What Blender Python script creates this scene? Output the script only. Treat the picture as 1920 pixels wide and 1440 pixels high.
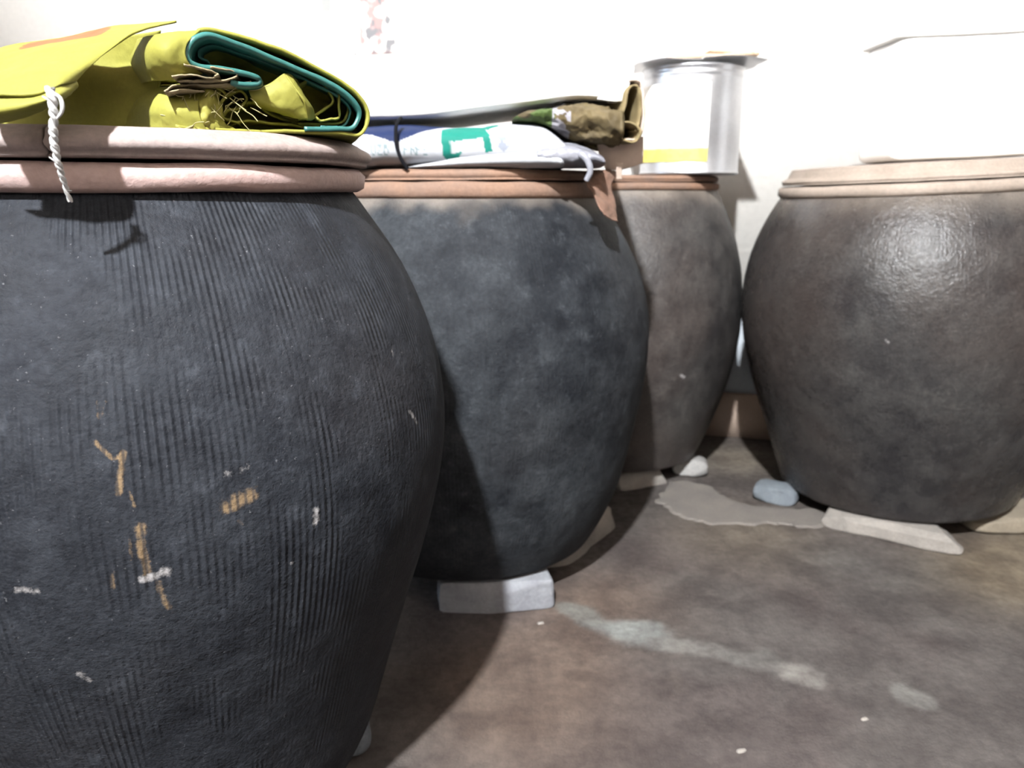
import bpy, math, random
import numpy as np
from mathutils import Vector, Matrix

for o in list(bpy.data.objects): bpy.data.objects.remove(o, do_unlink=True)
scene = bpy.context.scene
col = scene.collection
PI = math.pi

# ------------------------------------------------------------------ camera
F = 1442.0; CAMZ = 0.8; HORIZON = 360.0          # focal length in pixels of a 1920x1440 frame
PITCH = math.atan((720 - HORIZON) / F)
CP, SP = math.cos(PITCH), math.sin(PITCH)
cam = bpy.data.cameras.new('camera')
cam.sensor_width = 36.0; cam.lens = 36.0 * F / 1920.0
cam.clip_start = 0.02
cam.dof.use_dof = True; cam.dof.focus_distance = 0.74; cam.dof.aperture_fstop = 6.5
camo = bpy.data.objects.new('camera', cam); col.objects.link(camo)
camo.location = (0, 0, CAMZ); camo.rotation_euler = (PI / 2 - PITCH, 0, 0)
scene.camera = camo

# ------------------------------------------------------------------ world, light, exposure
w = bpy.data.worlds.new('world'); scene.world = w; w.use_nodes = True
w.node_tree.nodes['Background'].inputs[0].default_value = (0.55, 0.72, 1.0, 1)
w.node_tree.nodes['Background'].inputs[1].default_value = 0.6
vs = scene.view_settings
vs.view_transform = 'Standard'; vs.look = 'None'; vs.gamma = 1.0; vs.use_curve_mapping = False
vs.exposure = 0.0

BULB = Vector((-0.58, -1.85, 3.75)); BULB_R = 0.07; BULB_STRENGTH = 18000.0
# room frame: the room stands turned 15 degrees to the camera
RA = math.radians(-15.0)
RO = Vector((0.75, 2.485, 0)); EX = Vector((math.cos(RA), math.sin(RA), 0)); EY = Vector((-math.sin(RA), math.cos(RA), 0))
def room(u, v, z=0.0):
    p = RO + EX * u + EY * v; return Vector((p.x, p.y, z))
U0, U1, V0, CEIL = -3.3, 1.7, -6.4, 4.1
WIN = dict(v0=-2.7, v1=-1.75, z0=0.75, z1=1.85)      # window in the left wall
al = bpy.data.lights.new('window_daylight_offscreen', 'AREA'); al.shape = 'RECTANGLE'
al.size = WIN['v1'] - WIN['v0'] - .1; al.size_y = WIN['z1'] - WIN['z0'] - .1
al.energy = 26.0; al.color = (0.62, 0.8, 1.0)
alo = bpy.data.objects.new('window_daylight_offscreen', al); col.objects.link(alo)
alo.location = room(U0 - 0.06, (WIN['v0'] + WIN['v1']) / 2, (WIN['z0'] + WIN['z1']) / 2)
alo.rotation_euler = (PI / 2, 0, RA - PI / 2)

# ------------------------------------------------------------------ numeric helpers
def P3(px, py, y):
    """the point on the vertical plane at depth y that lies behind a pixel"""
    a = (px - 960) / F; b = -(py - 720) / F
    dx, dy, dz = a, CP + b * SP, -SP + b * CP
    t = y / dy
    return np.array([dx * t, y, CAMZ + dz * t])
def G(px, py, z=0.0):
    a = (px - 960) / F; b = -(py - 720) / F
    dx, dy, dz = a, CP + b * SP, -SP + b * CP
    t = (z - CAMZ) / dz
    return np.array([dx * t, dy * t])
def vnoise(p, seed=0):
    p = np.asarray(p, float); i = np.floor(p).astype(np.int64); f = p - i; f = f * f * (3 - 2 * f)
    def h(a, b, c):
        n = (a * 374761393 + b * 668265263 + c * 2147483647 + seed * 974711) & 0x7fffffff
        n = ((n ^ (n >> 13)) * 1274126177) & 0x7fffffff
        return ((n ^ (n >> 16)) & 0xffff) / 65535.0
    x, y, z = i[..., 0], i[..., 1], i[..., 2]; r = 0
    for a in (0, 1):
        wa = f[..., 0] if a else 1 - f[..., 0]
        for b in (0, 1):
            wb = f[..., 1] if b else 1 - f[..., 1]
            for c in (0, 1):
                wc = f[..., 2] if c else 1 - f[..., 2]
                r = r + wa * wb * wc * h(x + a, y + b, z + c)
    return r
def fbm(p, octv=4, seed=0):
    p = np.asarray(p, float); s = 0; a = .5; t = 0
    for k in range(octv):
        s = s + a * vnoise(p * (2 ** k) + 17.3 * k, seed + k); t += a; a *= .5
    return s / t
def catmull(pts, n):
    """n points along a smooth curve through pts (any dimension)"""
    p = np.asarray(pts, float); m = len(p)
    e = np.vstack([2 * p[0] - p[1], p, 2 * p[-1] - p[-2]])
    t = np.linspace(0, m - 1 - 1e-9, n); i = t.astype(int); u = (t - i)[:, None]
    a, b, c, d = e[i], e[i + 1], e[i + 2], e[i + 3]
    return .5 * (2 * b + (c - a) * u + (2 * a - 5 * b + 4 * c - d) * u ** 2 + (3 * b - a - 3 * c + d) * u ** 3)
def segdist(P, A, B):
    A = np.asarray(A, float); B = np.asarray(B, float); d = B - A
    t = np.clip(((P - A) @ d) / max(d @ d, 1e-12), 0, 1)
    return np.linalg.norm(P - A - t[:, None] * d, axis=1)
def polydist(P, pts):
    if len(pts) == 1: return np.linalg.norm(P - np.asarray(pts[0]), axis=1)
    return np.min([segdist(P, pts[k], pts[k + 1]) for k in range(len(pts) - 1)], axis=0)
def sstep(a, b, x):
    t = np.clip((x - a) / (b - a), 0, 1); return t * t * (3 - 2 * t)

# ------------------------------------------------------------------ object helpers
def empty(name, loc, label=None, cat=None, group=None, rot=(0, 0, 0)):
    o = bpy.data.objects.new(name, None); col.objects.link(o); o.empty_display_size = .05
    o.location = loc; o.rotation_euler = rot
    if label: tag(o, label, cat, group)
    return o
def tag(o, label=None, cat=None, group=None, kind=None):
    if label: o['label'] = label
    if cat: o['category'] = cat
    if group: o['group'] = group
    if kind: o['kind'] = kind
    return o
def build(name, V, Fc, mat, parent=None, smooth=True, cols=None, origin=None):
    """one mesh object; V in world space (or in the parent's own space when origin is 'local')"""
    V = np.asarray(V, float)
    if parent is not None:
        if origin != 'local': V = V - np.array(parent.location)
        loc = (0, 0, 0)
    else:
        if origin is None: origin = ((V[:, 0].min() + V[:, 0].max()) / 2, (V[:, 1].min() + V[:, 1].max()) / 2, V[:, 2].min())
        loc = origin; V = V - np.array(origin)
    me = bpy.data.meshes.new(name)
    if isinstance(Fc, np.ndarray):
        me.vertices.add(len(V)); me.vertices.foreach_set('co', V.astype(np.float32).ravel())
        k = Fc.shape[1]; me.loops.add(Fc.size); me.loops.foreach_set('vertex_index', Fc.astype(np.int32).ravel())
        me.polygons.add(len(Fc)); me.polygons.foreach_set('loop_start', np.arange(0, Fc.size, k, dtype=np.int32))
        me.polygons.foreach_set('loop_total', np.full(len(Fc), k, dtype=np.int32))
        me.update(calc_edges=True); me.validate()
    else:
        me.from_pydata([tuple(v) for v in V], [], Fc); me.update()
    if smooth: me.polygons.foreach_set('use_smooth', np.ones(len(me.polygons), dtype=bool))
    if cols is not None:
        for nm, c in cols.items():
            a = me.attributes.new(nm, 'FLOAT_COLOR', 'POINT'); c = np.asarray(c, np.float32)
            if c.shape[1] == 3: c = np.hstack([c, np.ones((len(c), 1), np.float32)])
            a.data.foreach_set('color', c.ravel())
    me.materials.append(mat)
    o = bpy.data.objects.new(name, me); col.objects.link(o)
    o.location = loc
    if parent is not None: o.parent = parent
    return o
def gridfaces(n, m, wrapm=False, off=0):
    i = np.arange(n - 1)[:, None]; mm = m if wrapm else m - 1; j = np.arange(mm)[None, :]; j2 = (j + 1) % m
    return (np.stack([i * m + j, i * m + j2, (i + 1) * m + j2, (i + 1) * m + j], -1).reshape(-1, 4) + off)
def lathe(profile, thetas):
    p = np.asarray(profile, float); n = len(p); m = len(thetas)
    V = np.stack([p[:, 0:1] * np.cos(thetas), p[:, 0:1] * np.sin(thetas), p[:, 1:2] + 0 * thetas], -1).reshape(-1, 3)
    return V, gridfaces(n, m, True)
def solid(A, B, n, m):
    """closed shell out of two n x m grids"""
    V = np.vstack([A.reshape(-1, 3), B.reshape(-1, 3)]); k = n * m
    f = [gridfaces(n, m), gridfaces(n, m)[:, ::-1] + k]
    idx = np.arange(k).reshape(n, m)
    for e in (idx[0, ::-1], idx[-1, :], idx[:, 0], idx[::-1, -1]):
        a = e[:-1]; b = e[1:]; f.append(np.stack([a, a + k, b + k, b], -1)[:, ::-1])
    return V, np.vstack(f)
def gridnormals(S):
    du = np.gradient(S, axis=0); dv = np.gradient(S, axis=1); n = np.cross(du, dv)
    return n / np.maximum(np.linalg.norm(n, axis=2, keepdims=True), 1e-9)
SKEW = 0.0
def PS(px, py, y): return P3(px, py, y + SKEW * max(0.0, px - 300))
def strip(path_px, y0, y1, ny=14, n=60, thick=.002, amp=.0025, nscale=25, yfront=None, seed=0, shear=-.27):
    """a folded sheet: a path drawn in the plane y0 and run back to y1"""
    q3 = catmull([PS(a, b, y0) for a, b in path_px], n); q = q3[:, [0, 2]]; dy0 = q3[:, 1] - y0
    t = np.linspace(0, 1, ny)
    S = np.zeros((n, ny, 3))
    S[:, :, 0] = q[:, 0:1]; S[:, :, 2] = q[:, 1:2]
    yf = np.full(n, y0) if yfront is None else np.interp(np.linspace(0, 1, n), np.linspace(0, 1, len(yfront)), yfront)
    yf = yf + dy0 + (fbm(np.stack([np.linspace(0, 9, n), np.full(n, seed * 3.1), np.zeros(n)], -1), 3, seed) - .5) * .012
    S[:, :, 1] = yf[:, None] + (y1 - yf[:, None]) * t
    S[:, :, 0] += shear * (S[:, :, 1] - yf[:, None])
    N = gridnormals(S)
    d = (fbm(S * nscale, 4, seed) - .5) * 2 * amp
    S = S + N * d[..., None]
    V, f = solid(S + N * thick / 2, S - N * thick / 2, n, ny)
    return V, f
def patch(rows, nu=40, nv=50, thick=.002, amp=.003, nscale=25, seed=0):
    """a sheet through a small grid of (px, py, depth) points"""
    C = np.array([[PS(*p) for p in r] for r in rows])
    R = np.stack([catmull(C[i], nv) for i in range(len(rows))])
    S = np.stack([catmull(R[:, j], nu) for j in range(nv)], 1)
    N = gridnormals(S)
    S = S + N * ((fbm(S * nscale, 4, seed) - .5) * 2 * amp)[..., None]
    return solid(S + N * thick / 2, S - N * thick / 2, nu, nv)
def tube(pts, r, sides=6, n=None, closed_ends=True):
    p = catmull(pts, n) if n else np.asarray(pts, float); m = len(p)
    rr = np.full(m, r) if np.isscalar(r) else np.interp(np.linspace(0, 1, m), np.linspace(0, 1, len(r)), r)
    T = np.gradient(p, axis=0); T /= np.maximum(np.linalg.norm(T, axis=1, keepdims=True), 1e-9)
    ref = np.array([.31, .9, .27]); A = np.cross(T, ref); A /= np.maximum(np.linalg.norm(A, axis=1, keepdims=True), 1e-9); B = np.cross(T, A)
    a = np.linspace(0, 2 * PI, sides, endpoint=False)
    V = (p[:, None] + rr[:, None, None] * (A[:, None] * np.cos(a)[None, :, None] + B[:, None] * np.sin(a)[None, :, None])).reshape(-1, 3)
    return V, gridfaces(m, sides, True)
def join(parts):
    V = []; Fs = []; k = 0
    for v, f in parts: V.append(v); Fs.append(np.asarray(f) + k); k += len(v)
    return np.vstack(V), np.vstack(Fs)
def loft(stations, yf, yb, nx=140, na=90, expo=3.0, amp=.004, nscale=18, seed=0, round_l=.12, round_r=.12, aniso=(1, 1, 1)):
    """a stuffed or folded bundle: stations are (px, top py, bottom py) on its front plane yf"""
    st = np.array([[P3(a, t, yf)[0], P3(a, t, yf)[2], P3(a, b, yf)[2]] for a, t, b in stations])
    q = catmull(st, nx); s = np.linspace(0, 1, nx)
    k = np.ones(nx)
    if round_l: k = np.where(s < round_l, np.sqrt(np.clip(1 - (1 - s / round_l) ** 2, 0, 1)), k)
    if round_r: k = np.where(s > 1 - round_r, np.sqrt(np.clip(1 - (1 - (1 - s) / round_r) ** 2, 0, 1)), k)
    k = np.maximum(k, .02)
    a = np.linspace(0, 2 * PI, na, endpoint=False); ca, sa = np.cos(a), np.sin(a)
    cy = np.sign(ca) * np.abs(ca) ** (2 / expo); cz = np.sign(sa) * np.abs(sa) ** (2 / expo)
    zc = (q[:, 1] + q[:, 2]) / 2; h = (q[:, 1] - q[:, 2]) / 2 * k
    yc = (yf + yb) / 2; b = (yb - yf) / 2 * (0.35 + .65 * k)
    S = np.stack([q[:, 0:1] + 0 * cy, yc + b[:, None] * cy, zc[:, None] + h[:, None] * cz], -1)
    C = np.stack([q[:, 0], np.full(nx, yc), zc], -1)[:, None]
    D = S - C; D[..., 1] *= .5; D /= np.maximum(np.linalg.norm(D, axis=2, keepdims=True), 1e-6)
    nz = fbm(S * nscale * np.array(aniso), 4, seed) - .5
    ridge = .5 - np.abs(fbm(S * nscale * .7 * np.array(aniso) + 9, 3, seed + 5) - .5) * 4
    S = S + D * ((nz * 1.4 + ridge * .5) * amp * k[:, None])[..., None]
    zmin = q[:, 2][:, None]; S[..., 2] = np.maximum(S[..., 2], zmin + .0005)
    V = np.vstack([S.reshape(-1, 3), S[0].mean(0), S[-1].mean(0)]); f = gridfaces(nx, na, True)
    i0 = nx * na; j = np.arange(na); j2 = (j + 1) % na
    f = np.vstack([f, np.stack([j2, j, np.full(na, i0), np.full(na, i0)], -1)[:, [0, 1, 2, 2]]]) if False else f
    tri0 = [(int(x2), int(x1), i0) for x1, x2 in zip(j, j2)]; tri1 = [((nx - 1) * na + int(x1), (nx - 1) * na + int(x2), i0 + 1) for x1, x2 in zip(j, j2)]
    return V, [tuple(int(c) for c in r) for r in f] + tri0 + tri1

# ------------------------------------------------------------------ materials
def new_mat(name):
    m = bpy.data.materials.new(name); m.use_nodes = True; nt = m.node_tree
    return m, nt, nt.nodes['Principled BSDF']
class NT:
    def __init__(s, nt): s.nt = nt
    def n(s, t, **k):
        x = s.nt.nodes.new(t)
        for a, b in k.items(): setattr(x, a, b)
        return x
    def val(s, sock, v):
        if isinstance(v, bpy.types.NodeSocket): s.nt.links.new(v, sock)
        else: sock.default_value = v
    def noise(s, co, scale, detail=4, rough=.55):
        x = s.n('ShaderNodeTexNoise'); s.val(x.inputs['Vector'], co); x.inputs['Scale'].default_value = scale
        x.inputs['Detail'].default_value = detail; x.inputs['Roughness'].default_value = rough; return x.outputs['Fac']
    def math(s, op, a, b=0.0, c=0.0, clamp=False):
        x = s.n('ShaderNodeMath', operation=op, use_clamp=clamp); s.val(x.inputs[0], a); s.val(x.inputs[1], b); s.val(x.inputs[2], c); return x.outputs[0]
    def ramp(s, v, a, b, lo=0., hi=1.):
        x = s.n('ShaderNodeMapRange', clamp=True); s.val(x.inputs[0], v)
        for k, q in zip((1, 2, 3, 4), (a, b, lo, hi)): s.val(x.inputs[k], q)
        return x.outputs[0]
    def mix(s, fac, a, b, mode='MIX'):
        x = s.n('ShaderNodeMix', data_type='RGBA', blend_type=mode); s.val(x.inputs[0], fac)
        for k, q in ((6, a), (7, b)): s.val(x.inputs[k], q if isinstance(q, bpy.types.NodeSocket) else (*q, 1))
        return x.outputs[2]
    def bump(s, h, strength, dist, normal=None):
        x = s.n('ShaderNodeBump'); s.val(x.inputs['Height'], h); x.inputs['Strength'].default_value = strength; x.inputs['Distance'].default_value = dist
        if normal is not None: s.val(x.inputs['Normal'], normal)
        return x.outputs[0]
def mat_plain(name, c, c2=None, rough=.7, metal=0., spec=.4, nscale=12., fine=160., bumpd=.001, attr=False, amt=1., transl=0.):
    """a mottled material; with attr the colour comes from the mesh's print"""
    m, nt, b = new_mat(name); k = NT(nt); co = k.n('ShaderNodeTexCoord').outputs['Object']
    n1 = k.noise(co, nscale, 5); n2 = k.noise(co, fine, 3)
    if attr:
        at = k.n('ShaderNodeAttribute'); at.attribute_name = 'Col'; base = at.outputs['Color']
        base = k.mix(k.ramp(n1, .35, .7, 0, .35 * amt), base, (.35, .33, .3), 'MULTIPLY')
    else:
        base = k.mix(k.ramp(n1, .32, .68), c, c2 or tuple(x * .8 for x in c))
    base = k.mix(k.ramp(n2, .3, .7, 0, .3 * amt), base, (.45, .43, .42), 'MULTIPLY')
    nt.links.new(base, b.inputs['Base Color'])
    b.inputs['Roughness'].default_value = rough; b.inputs['Metallic'].default_value = metal; b.inputs['Specular IOR Level'].default_value = spec
    h = k.math('ADD', k.math('MULTIPLY', n2, .5), n1)
    nt.links.new(k.bump(h, .6, bumpd), b.inputs['Normal'])
    if transl:
        t = k.n('ShaderNodeBsdfTranslucent'); nt.links.new(base, t.inputs[0]); mx = k.n('ShaderNodeMixShader'); mx.inputs[0].default_value = transl
        nt.links.new(b.outputs[0], mx.inputs[1]); nt.links.new(t.outputs[0], mx.inputs[2]); nt.links.new(mx.outputs[0], nt.nodes['Material Output'].inputs[0])
    return m
def mat_jar(name, dark, light, brown, brown_amt, comb, rough, dustc=(.24, .20, .165), speck=1.0, lump=.004, seed=0., spec=.3, rvar=.1, bl=.3):
    m, nt, b = new_mat(name); k = NT(nt); co0 = k.n('ShaderNodeTexCoord').outputs['Object']
    mp = k.n('ShaderNodeMapping'); nt.links.new(co0, mp.inputs[0]); mp.inputs['Location'].default_value = (seed, seed * 1.7, seed * .6); co = mp.outputs[0]
    at = k.n('ShaderNodeAttribute'); at.attribute_name = 'Mk'; sp = k.n('ShaderNodeSeparateColor'); nt.links.new(at.outputs['Color'], sp.inputs[0])
    big = k.noise(co, 3.2, 4, .6); mid = k.noise(co, 16, 6, .62); fine = k.noise(co, 150, 3, .6); sm = k.noise(co, 420, 2)
    base = k.mix(k.ramp(k.math('ADD', k.math('MULTIPLY', big, .5), k.math('MULTIPLY', mid, .5)), .38, .64), dark, light)
    base = k.mix(k.ramp(k.noise(co, 2.1, 3), .42, .62, 0, brown_amt), base, brown)
    sx = k.n('ShaderNodeSeparateXYZ'); nt.links.new(co0, sx.inputs[0])
    # combed grooves that run down the wall
    ang = k.math('ARCTAN2', sx.outputs[1], sx.outputs[0])
    warp = k.math('MULTIPLY', k.noise(co, 2.5, 2), 5.0)
    rows = k.math('MULTIPLY', k.math('SINE', k.math('MULTIPLY', sx.outputs[2], 26.0)), .35)
    gr = k.math('SINE', k.math('ADD', k.math('MULTIPLY', ang, 330.0), k.math('ADD', warp, rows)))
    cst = k.n('ShaderNodeMapping'); nt.links.new(co, cst.inputs[0]); cst.inputs['Scale'].default_value = (17, 17, 8)
    gm = k.ramp(k.noise(cst.outputs[0], 1.0, 3), .47, .62, .04, comb)
    g = k.math('MULTIPLY', gr, gm)
    base = k.mix(k.ramp(g, .2, 1.0, 0, .5), base, tuple(min(1, x * 1.5) for x in light))
    base = k.mix(k.ramp(fine, .3, .66, 0, .55), base, (.4, .4, .42), 'MULTIPLY')
    blot = k.noise(co, 30, 8, .72)
    base = k.mix(k.ramp(blot, .36, .52, bl, 0), base, (.42, .42, .45), 'MULTIPLY')
    base = k.mix(k.ramp(blot, .56, .72, 0, bl), base, tuple(min(1, x * 1.7) for x in light))
    # dust on the shoulder, specks, scuffs and chips
    base = k.mix(k.math('MULTIPLY', sp.outputs[2], k.ramp(mid, .25, .7, .45, 1.)), base, dustc)
    base = k.mix(k.ramp(k.noise(co, 260, 2), .70, .78, 0, .55 * speck), base, (.26, .26, .27))
    dk = k.ramp(k.math('SUBTRACT', at.outputs['Alpha'], k.math('MULTIPLY', mid, .5)), .1, .5, 0, .9)
    base = k.mix(dk, base, (.008, .008, .01))
    oc = k.ramp(k.math('SUBTRACT', sp.outputs[0], k.math('MULTIPLY', k.noise(co, 110, 5, .75), 1.25)), .0, .3, 0, .7)
    oc = k.math('MULTIPLY', oc, k.ramp(k.math('ADD', gr, k.math('MULTIPLY', blot, 2.4)), .3, 1.4, .25, 1.))
    base = k.mix(oc, base, (.17, .115, .062))
    wh = k.ramp(k.math('SUBTRACT', sp.outputs[1], k.math('MULTIPLY', k.noise(co, 150, 5, .75), 1.25)), -.02, .35, 0, .7)
    base = k.mix(wh, base, (.27, .255, .25))
    nt.links.new(base, b.inputs['Base Color'])
    b.inputs['Specular IOR Level'].default_value = spec
    r = k.ramp(mid, .3, .7, rough - rvar, rough + rvar); nt.links.new(r, b.inputs['Roughness'])
    h1 = k.bump(k.math('ADD', mid, k.math('MULTIPLY', k.noise(co, 38, 3), .7)), .55, lump)
    h2 = k.bump(k.math('ADD', k.math('MULTIPLY', g, .9), k.math('ADD', k.math('MULTIPLY', fine, .8), k.math('MULTIPLY', sm, .4))), .6, .0026, h1)
    nt.links.new(h2, b.inputs['Normal'])
    return m
def mat_floor():
    m, nt, b = new_mat('cement_floor'); k = NT(nt); co = k.n('ShaderNodeTexCoord').outputs['Object']
    at = k.n('ShaderNodeAttribute'); at.attribute_name = 'Col'
    n1 = k.noise(co, 9, 6, .62); n2 = k.noise(co, 55, 5, .65); n3 = k.noise(co, 240, 3)
    base = k.mix(k.ramp(n1, .38, .60, 0, .7), at.outputs['Color'], (.42, .39, .40), 'MULTIPLY')
    base = k.mix(k.ramp(n2, .40, .62, 0, .42), base, (.45, .42, .42), 'MULTIPLY')
    base = k.mix(k.ramp(n3, .64, .74, 0, .35), base, (.17, .15, .135))
    nt.links.new(base, b.inputs['Base Color'])
    nt.links.new(k.ramp(n2, .3, .7, .5, .8), b.inputs['Roughness']); b.inputs['Specular IOR Level'].default_value = .35
    nt.links.new(k.bump(k.math('ADD', n2, k.math('MULTIPLY', n3, .5)), .5, .003), b.inputs['Normal'])
    return m
def mat_emit(name, c, s):
    m = bpy.data.materials.new(name); m.use_nodes = True; nt = m.node_tree; nt.nodes.clear()
    e = nt.nodes.new('ShaderNodeEmission'); e.inputs[0].default_value = (*c, 1); e.inputs[1].default_value = s
    o = nt.nodes.new('ShaderNodeOutputMaterial'); nt.links.new(e.outputs[0], o.inputs[0]); return m

M = dict(
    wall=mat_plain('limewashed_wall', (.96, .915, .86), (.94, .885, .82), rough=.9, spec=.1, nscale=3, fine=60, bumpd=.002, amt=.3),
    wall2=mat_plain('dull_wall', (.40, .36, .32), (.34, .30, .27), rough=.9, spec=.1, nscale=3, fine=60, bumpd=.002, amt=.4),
    dado=mat_plain('grey_blue_dado', (.36, .38, .40), (.30, .32, .35), rough=.85, nscale=5, bumpd=.002),
    plinth=mat_plain('brown_cement', (.36, .27, .21), (.28, .21, .17), rough=.85, nscale=7, bumpd=.003),
    ceil=mat_plain('dark_timber', (.10, .065, .04), (.07, .045, .03), rough=.8, nscale=4, bumpd=.002),
    floor=mat_floor(),
    wood=mat_plain('window_wood', (.16, .09, .05), rough=.6, nscale=9),
    clay=mat_plain('pink_clay', (.38, .265, .24), (.30, .22, .205), rough=.85, nscale=14, bumpd=.003),
    clay_lid=mat_plain('grey_clay', (.27, .21, .19), (.21, .17, .16), rough=.88, nscale=16, bumpd=.003),
    clay_tan=mat_plain('tan_clay', (.20, .115, .075), (.155, .10, .075), rough=.88, nscale=15, bumpd=.003),
    clay_pale=mat_plain('pale_clay', (.285, .23, .19), (.225, .18, .145), rough=.88, nscale=15, bumpd=.003),
    yellow=mat_plain('yellow_woven_plastic', None, rough=.65, spec=.2, attr=True, nscale=20, fine=300, bumpd=.0008, transl=.05, amt=.6),
    teal=mat_plain('green_lining_plastic', (.035, .135, .12), (.025, .095, .085), rough=.4, nscale=22, bumpd=.001),
    frayed=mat_plain('torn_plastic', (.42, .36, .14), (.30, .25, .13), rough=.7, nscale=60, bumpd=.001),
    thread=mat_plain('pale_threads', (.30, .27, .11), (.25, .22, .11), rough=.7, nscale=90),
    cord=mat_plain('white_cord', (.50, .49, .48), (.40, .39, .38), rough=.8, nscale=120, bumpd=.001),
    printed=mat_plain('printed_sack', None, rough=.7, spec=.2, attr=True, nscale=18, fine=200, bumpd=.0015, amt=.3),
    white=mat_plain('white_sack', (.86, .84, .82), (.80, .78, .76), rough=.6, nscale=15, fine=220, bumpd=.0012, amt=.3),
    carton=mat_plain('white_board', (.88, .86, .83), (.84, .82, .79), rough=.6, nscale=8, bumpd=.0005, amt=.2),
    grey=mat_plain('grey_plastic', (.24, .24, .27), (.15, .15, .17), rough=.35, nscale=24, bumpd=.002),
    string=mat_plain('black_string', (.006, .006, .008), rough=.9, spec=.1),
    steel=mat_plain('tin_plate', (.62, .63, .66), (.52, .53, .56), rough=.34, metal=.9, nscale=10, bumpd=.0006, amt=.4),
    label=mat_plain('paper_label', None, rough=.5, attr=True, nscale=20, amt=.2, bumpd=.0004),
    board=mat_plain('brown_cardboard', (.50, .37, .25), (.43, .31, .21), rough=.85, nscale=20),
    bark=mat_plain('dry_leaf', (.16, .085, .058), (.11, .065, .045), rough=.8, nscale=40, bumpd=.002),
    brick=mat_plain('grey_brick', (.20, .205, .217), (.15, .15, .165), rough=.88, nscale=22, bumpd=.004),
    stone=mat_plain('pale_stone', (.22, .198, .176), (.165, .15, .135), rough=.9, nscale=18, bumpd=.005),
    bluestone=mat_plain('blue_grey_stone', (.12, .135, .148), (.09, .10, .115), rough=.9, nscale=22, bumpd=.005),
    paper=mat_plain('faded_poster', None, rough=.8, attr=True, nscale=10, amt=.1, bumpd=.0002),
    black=mat_plain('black_bakelite', (.02, .02, .02), rough=.4),
)

# ------------------------------------------------------------------ the room
def boxes(lst):
    """lst of (u0,u1,v0,v1,z0,z1) in the room's frame"""
    out = []
    for u0, u1, v0, v1, z0, z1 in lst:
        V = np.array([room(u, v, z) for z in (z0, z1) for u, v in ((u0, v0), (u1, v0), (u1, v1), (u0, v1))])
        out.append((V, np.array([(0, 3, 2, 1), (4, 5, 6, 7), (0, 1, 5, 4), (1, 2, 6, 5), (2, 3, 7, 6), (3, 0, 4, 7)])))
    return join(out)
def struct(name, lst, mat, parent=None):
    V, f = boxes(lst); o = build(name, V, f, mat, parent, smooth=False)
    if parent is None: tag(o, kind='structure')
    return o
T = .2
wall_back = struct('wall_back', [(U0 - T, U1 + T, 0, T, .42, CEIL)], M['wall'])
struct('dado', [(U0 - T, U1 + T, -.004, T, 0, .42)], M['dado'], wall_back)
struct('baseboard_back', [(U0, U1, -.02, -.004, 0, .15)], M['plinth'])
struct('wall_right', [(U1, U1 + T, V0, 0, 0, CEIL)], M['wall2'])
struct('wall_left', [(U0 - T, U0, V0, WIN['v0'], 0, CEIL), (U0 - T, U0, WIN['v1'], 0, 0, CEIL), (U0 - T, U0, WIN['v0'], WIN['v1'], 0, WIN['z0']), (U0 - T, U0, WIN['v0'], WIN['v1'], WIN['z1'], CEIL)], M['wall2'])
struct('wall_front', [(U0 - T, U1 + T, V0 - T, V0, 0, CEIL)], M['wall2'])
struct('ceiling', [(U0 - T, U1 + T, V0 - T, T, CEIL, CEIL + .1)], M['ceil'])
fr = struct('window_1', [(U0 - .12, U0 - .08, WIN['v0'], WIN['v0'] + .05, WIN['z0'], WIN['z1']), (U0 - .12, U0 - .08, WIN['v1'] - .05, WIN['v1'], WIN['z0'], WIN['z1']),
                         (U0 - .12, U0 - .08, WIN['v0'], WIN['v1'], WIN['z0'], WIN['z0'] + .05), (U0 - .12, U0 - .08, WIN['v0'], WIN['v1'], WIN['z1'] - .05, WIN['z1'])], M['wood'])
# floor: one fine sheet where the photograph looks, coarser beyond
xs = np.concatenate([np.linspace(-3.9, -1.0, 12)[:-1], np.linspace(-1.0, 2.0, 340), np.linspace(2.0, 3.4, 8)[1:]])
ys = np.concatenate([np.linspace(-3.7, .6, 14)[:-1], np.linspace(.6, 2.75, 250), np.linspace(2.75, 3.6, 5)[1:]])
XX, YY = np.meshgrid(xs, ys, indexing='ij'); FP = np.stack([XX, YY, 0 * XX], -1).reshape(-1, 3)
fc = np.tile(np.array([.062, .051, .0475]), (len(FP), 1))
def lay(mask, c):
    global fc; c = tuple(x * .37 for x in c)
    fc = fc * (1 - mask[:, None]) + np.array(c) * mask[:, None]
def gblob(px, py, r): return np.exp(-((FP[:, 0] - G(px, py)[0]) ** 2 + (FP[:, 1] - G(px, py)[1]) ** 2) / r ** 2)
big = fbm(FP * 3.1, 4, 3)
lay(sstep(.45, .62, big) * .5, (.20, .185, .17))
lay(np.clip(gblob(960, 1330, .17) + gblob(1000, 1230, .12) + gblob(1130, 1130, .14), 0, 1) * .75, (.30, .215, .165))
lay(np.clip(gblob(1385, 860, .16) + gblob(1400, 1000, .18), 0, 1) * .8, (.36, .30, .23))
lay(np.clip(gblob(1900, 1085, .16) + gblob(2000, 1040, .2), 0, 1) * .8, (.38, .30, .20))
lay(np.clip(gblob(1600, 1060, .12), 0, 1) * .5, (.27, .26, .24))
wob = (fbm(FP * 22, 3, 9) - .5) * .05
def gstroke(pts, wd):
    q = [np.append(G(a, b), 0) for a, b in pts]; d = polydist(FP, q)
    return np.clip(1 - sstep(.55, 1.15, (d + wob) / wd), 0, 1)
lay(gstroke([(1065, 1140), (1130, 1170)], .030) * .65, (.36, .37, .34))
lay(gstroke([(1150, 1180), (1220, 1190)], .045) * .9, (.50, .52, .49))
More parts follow.
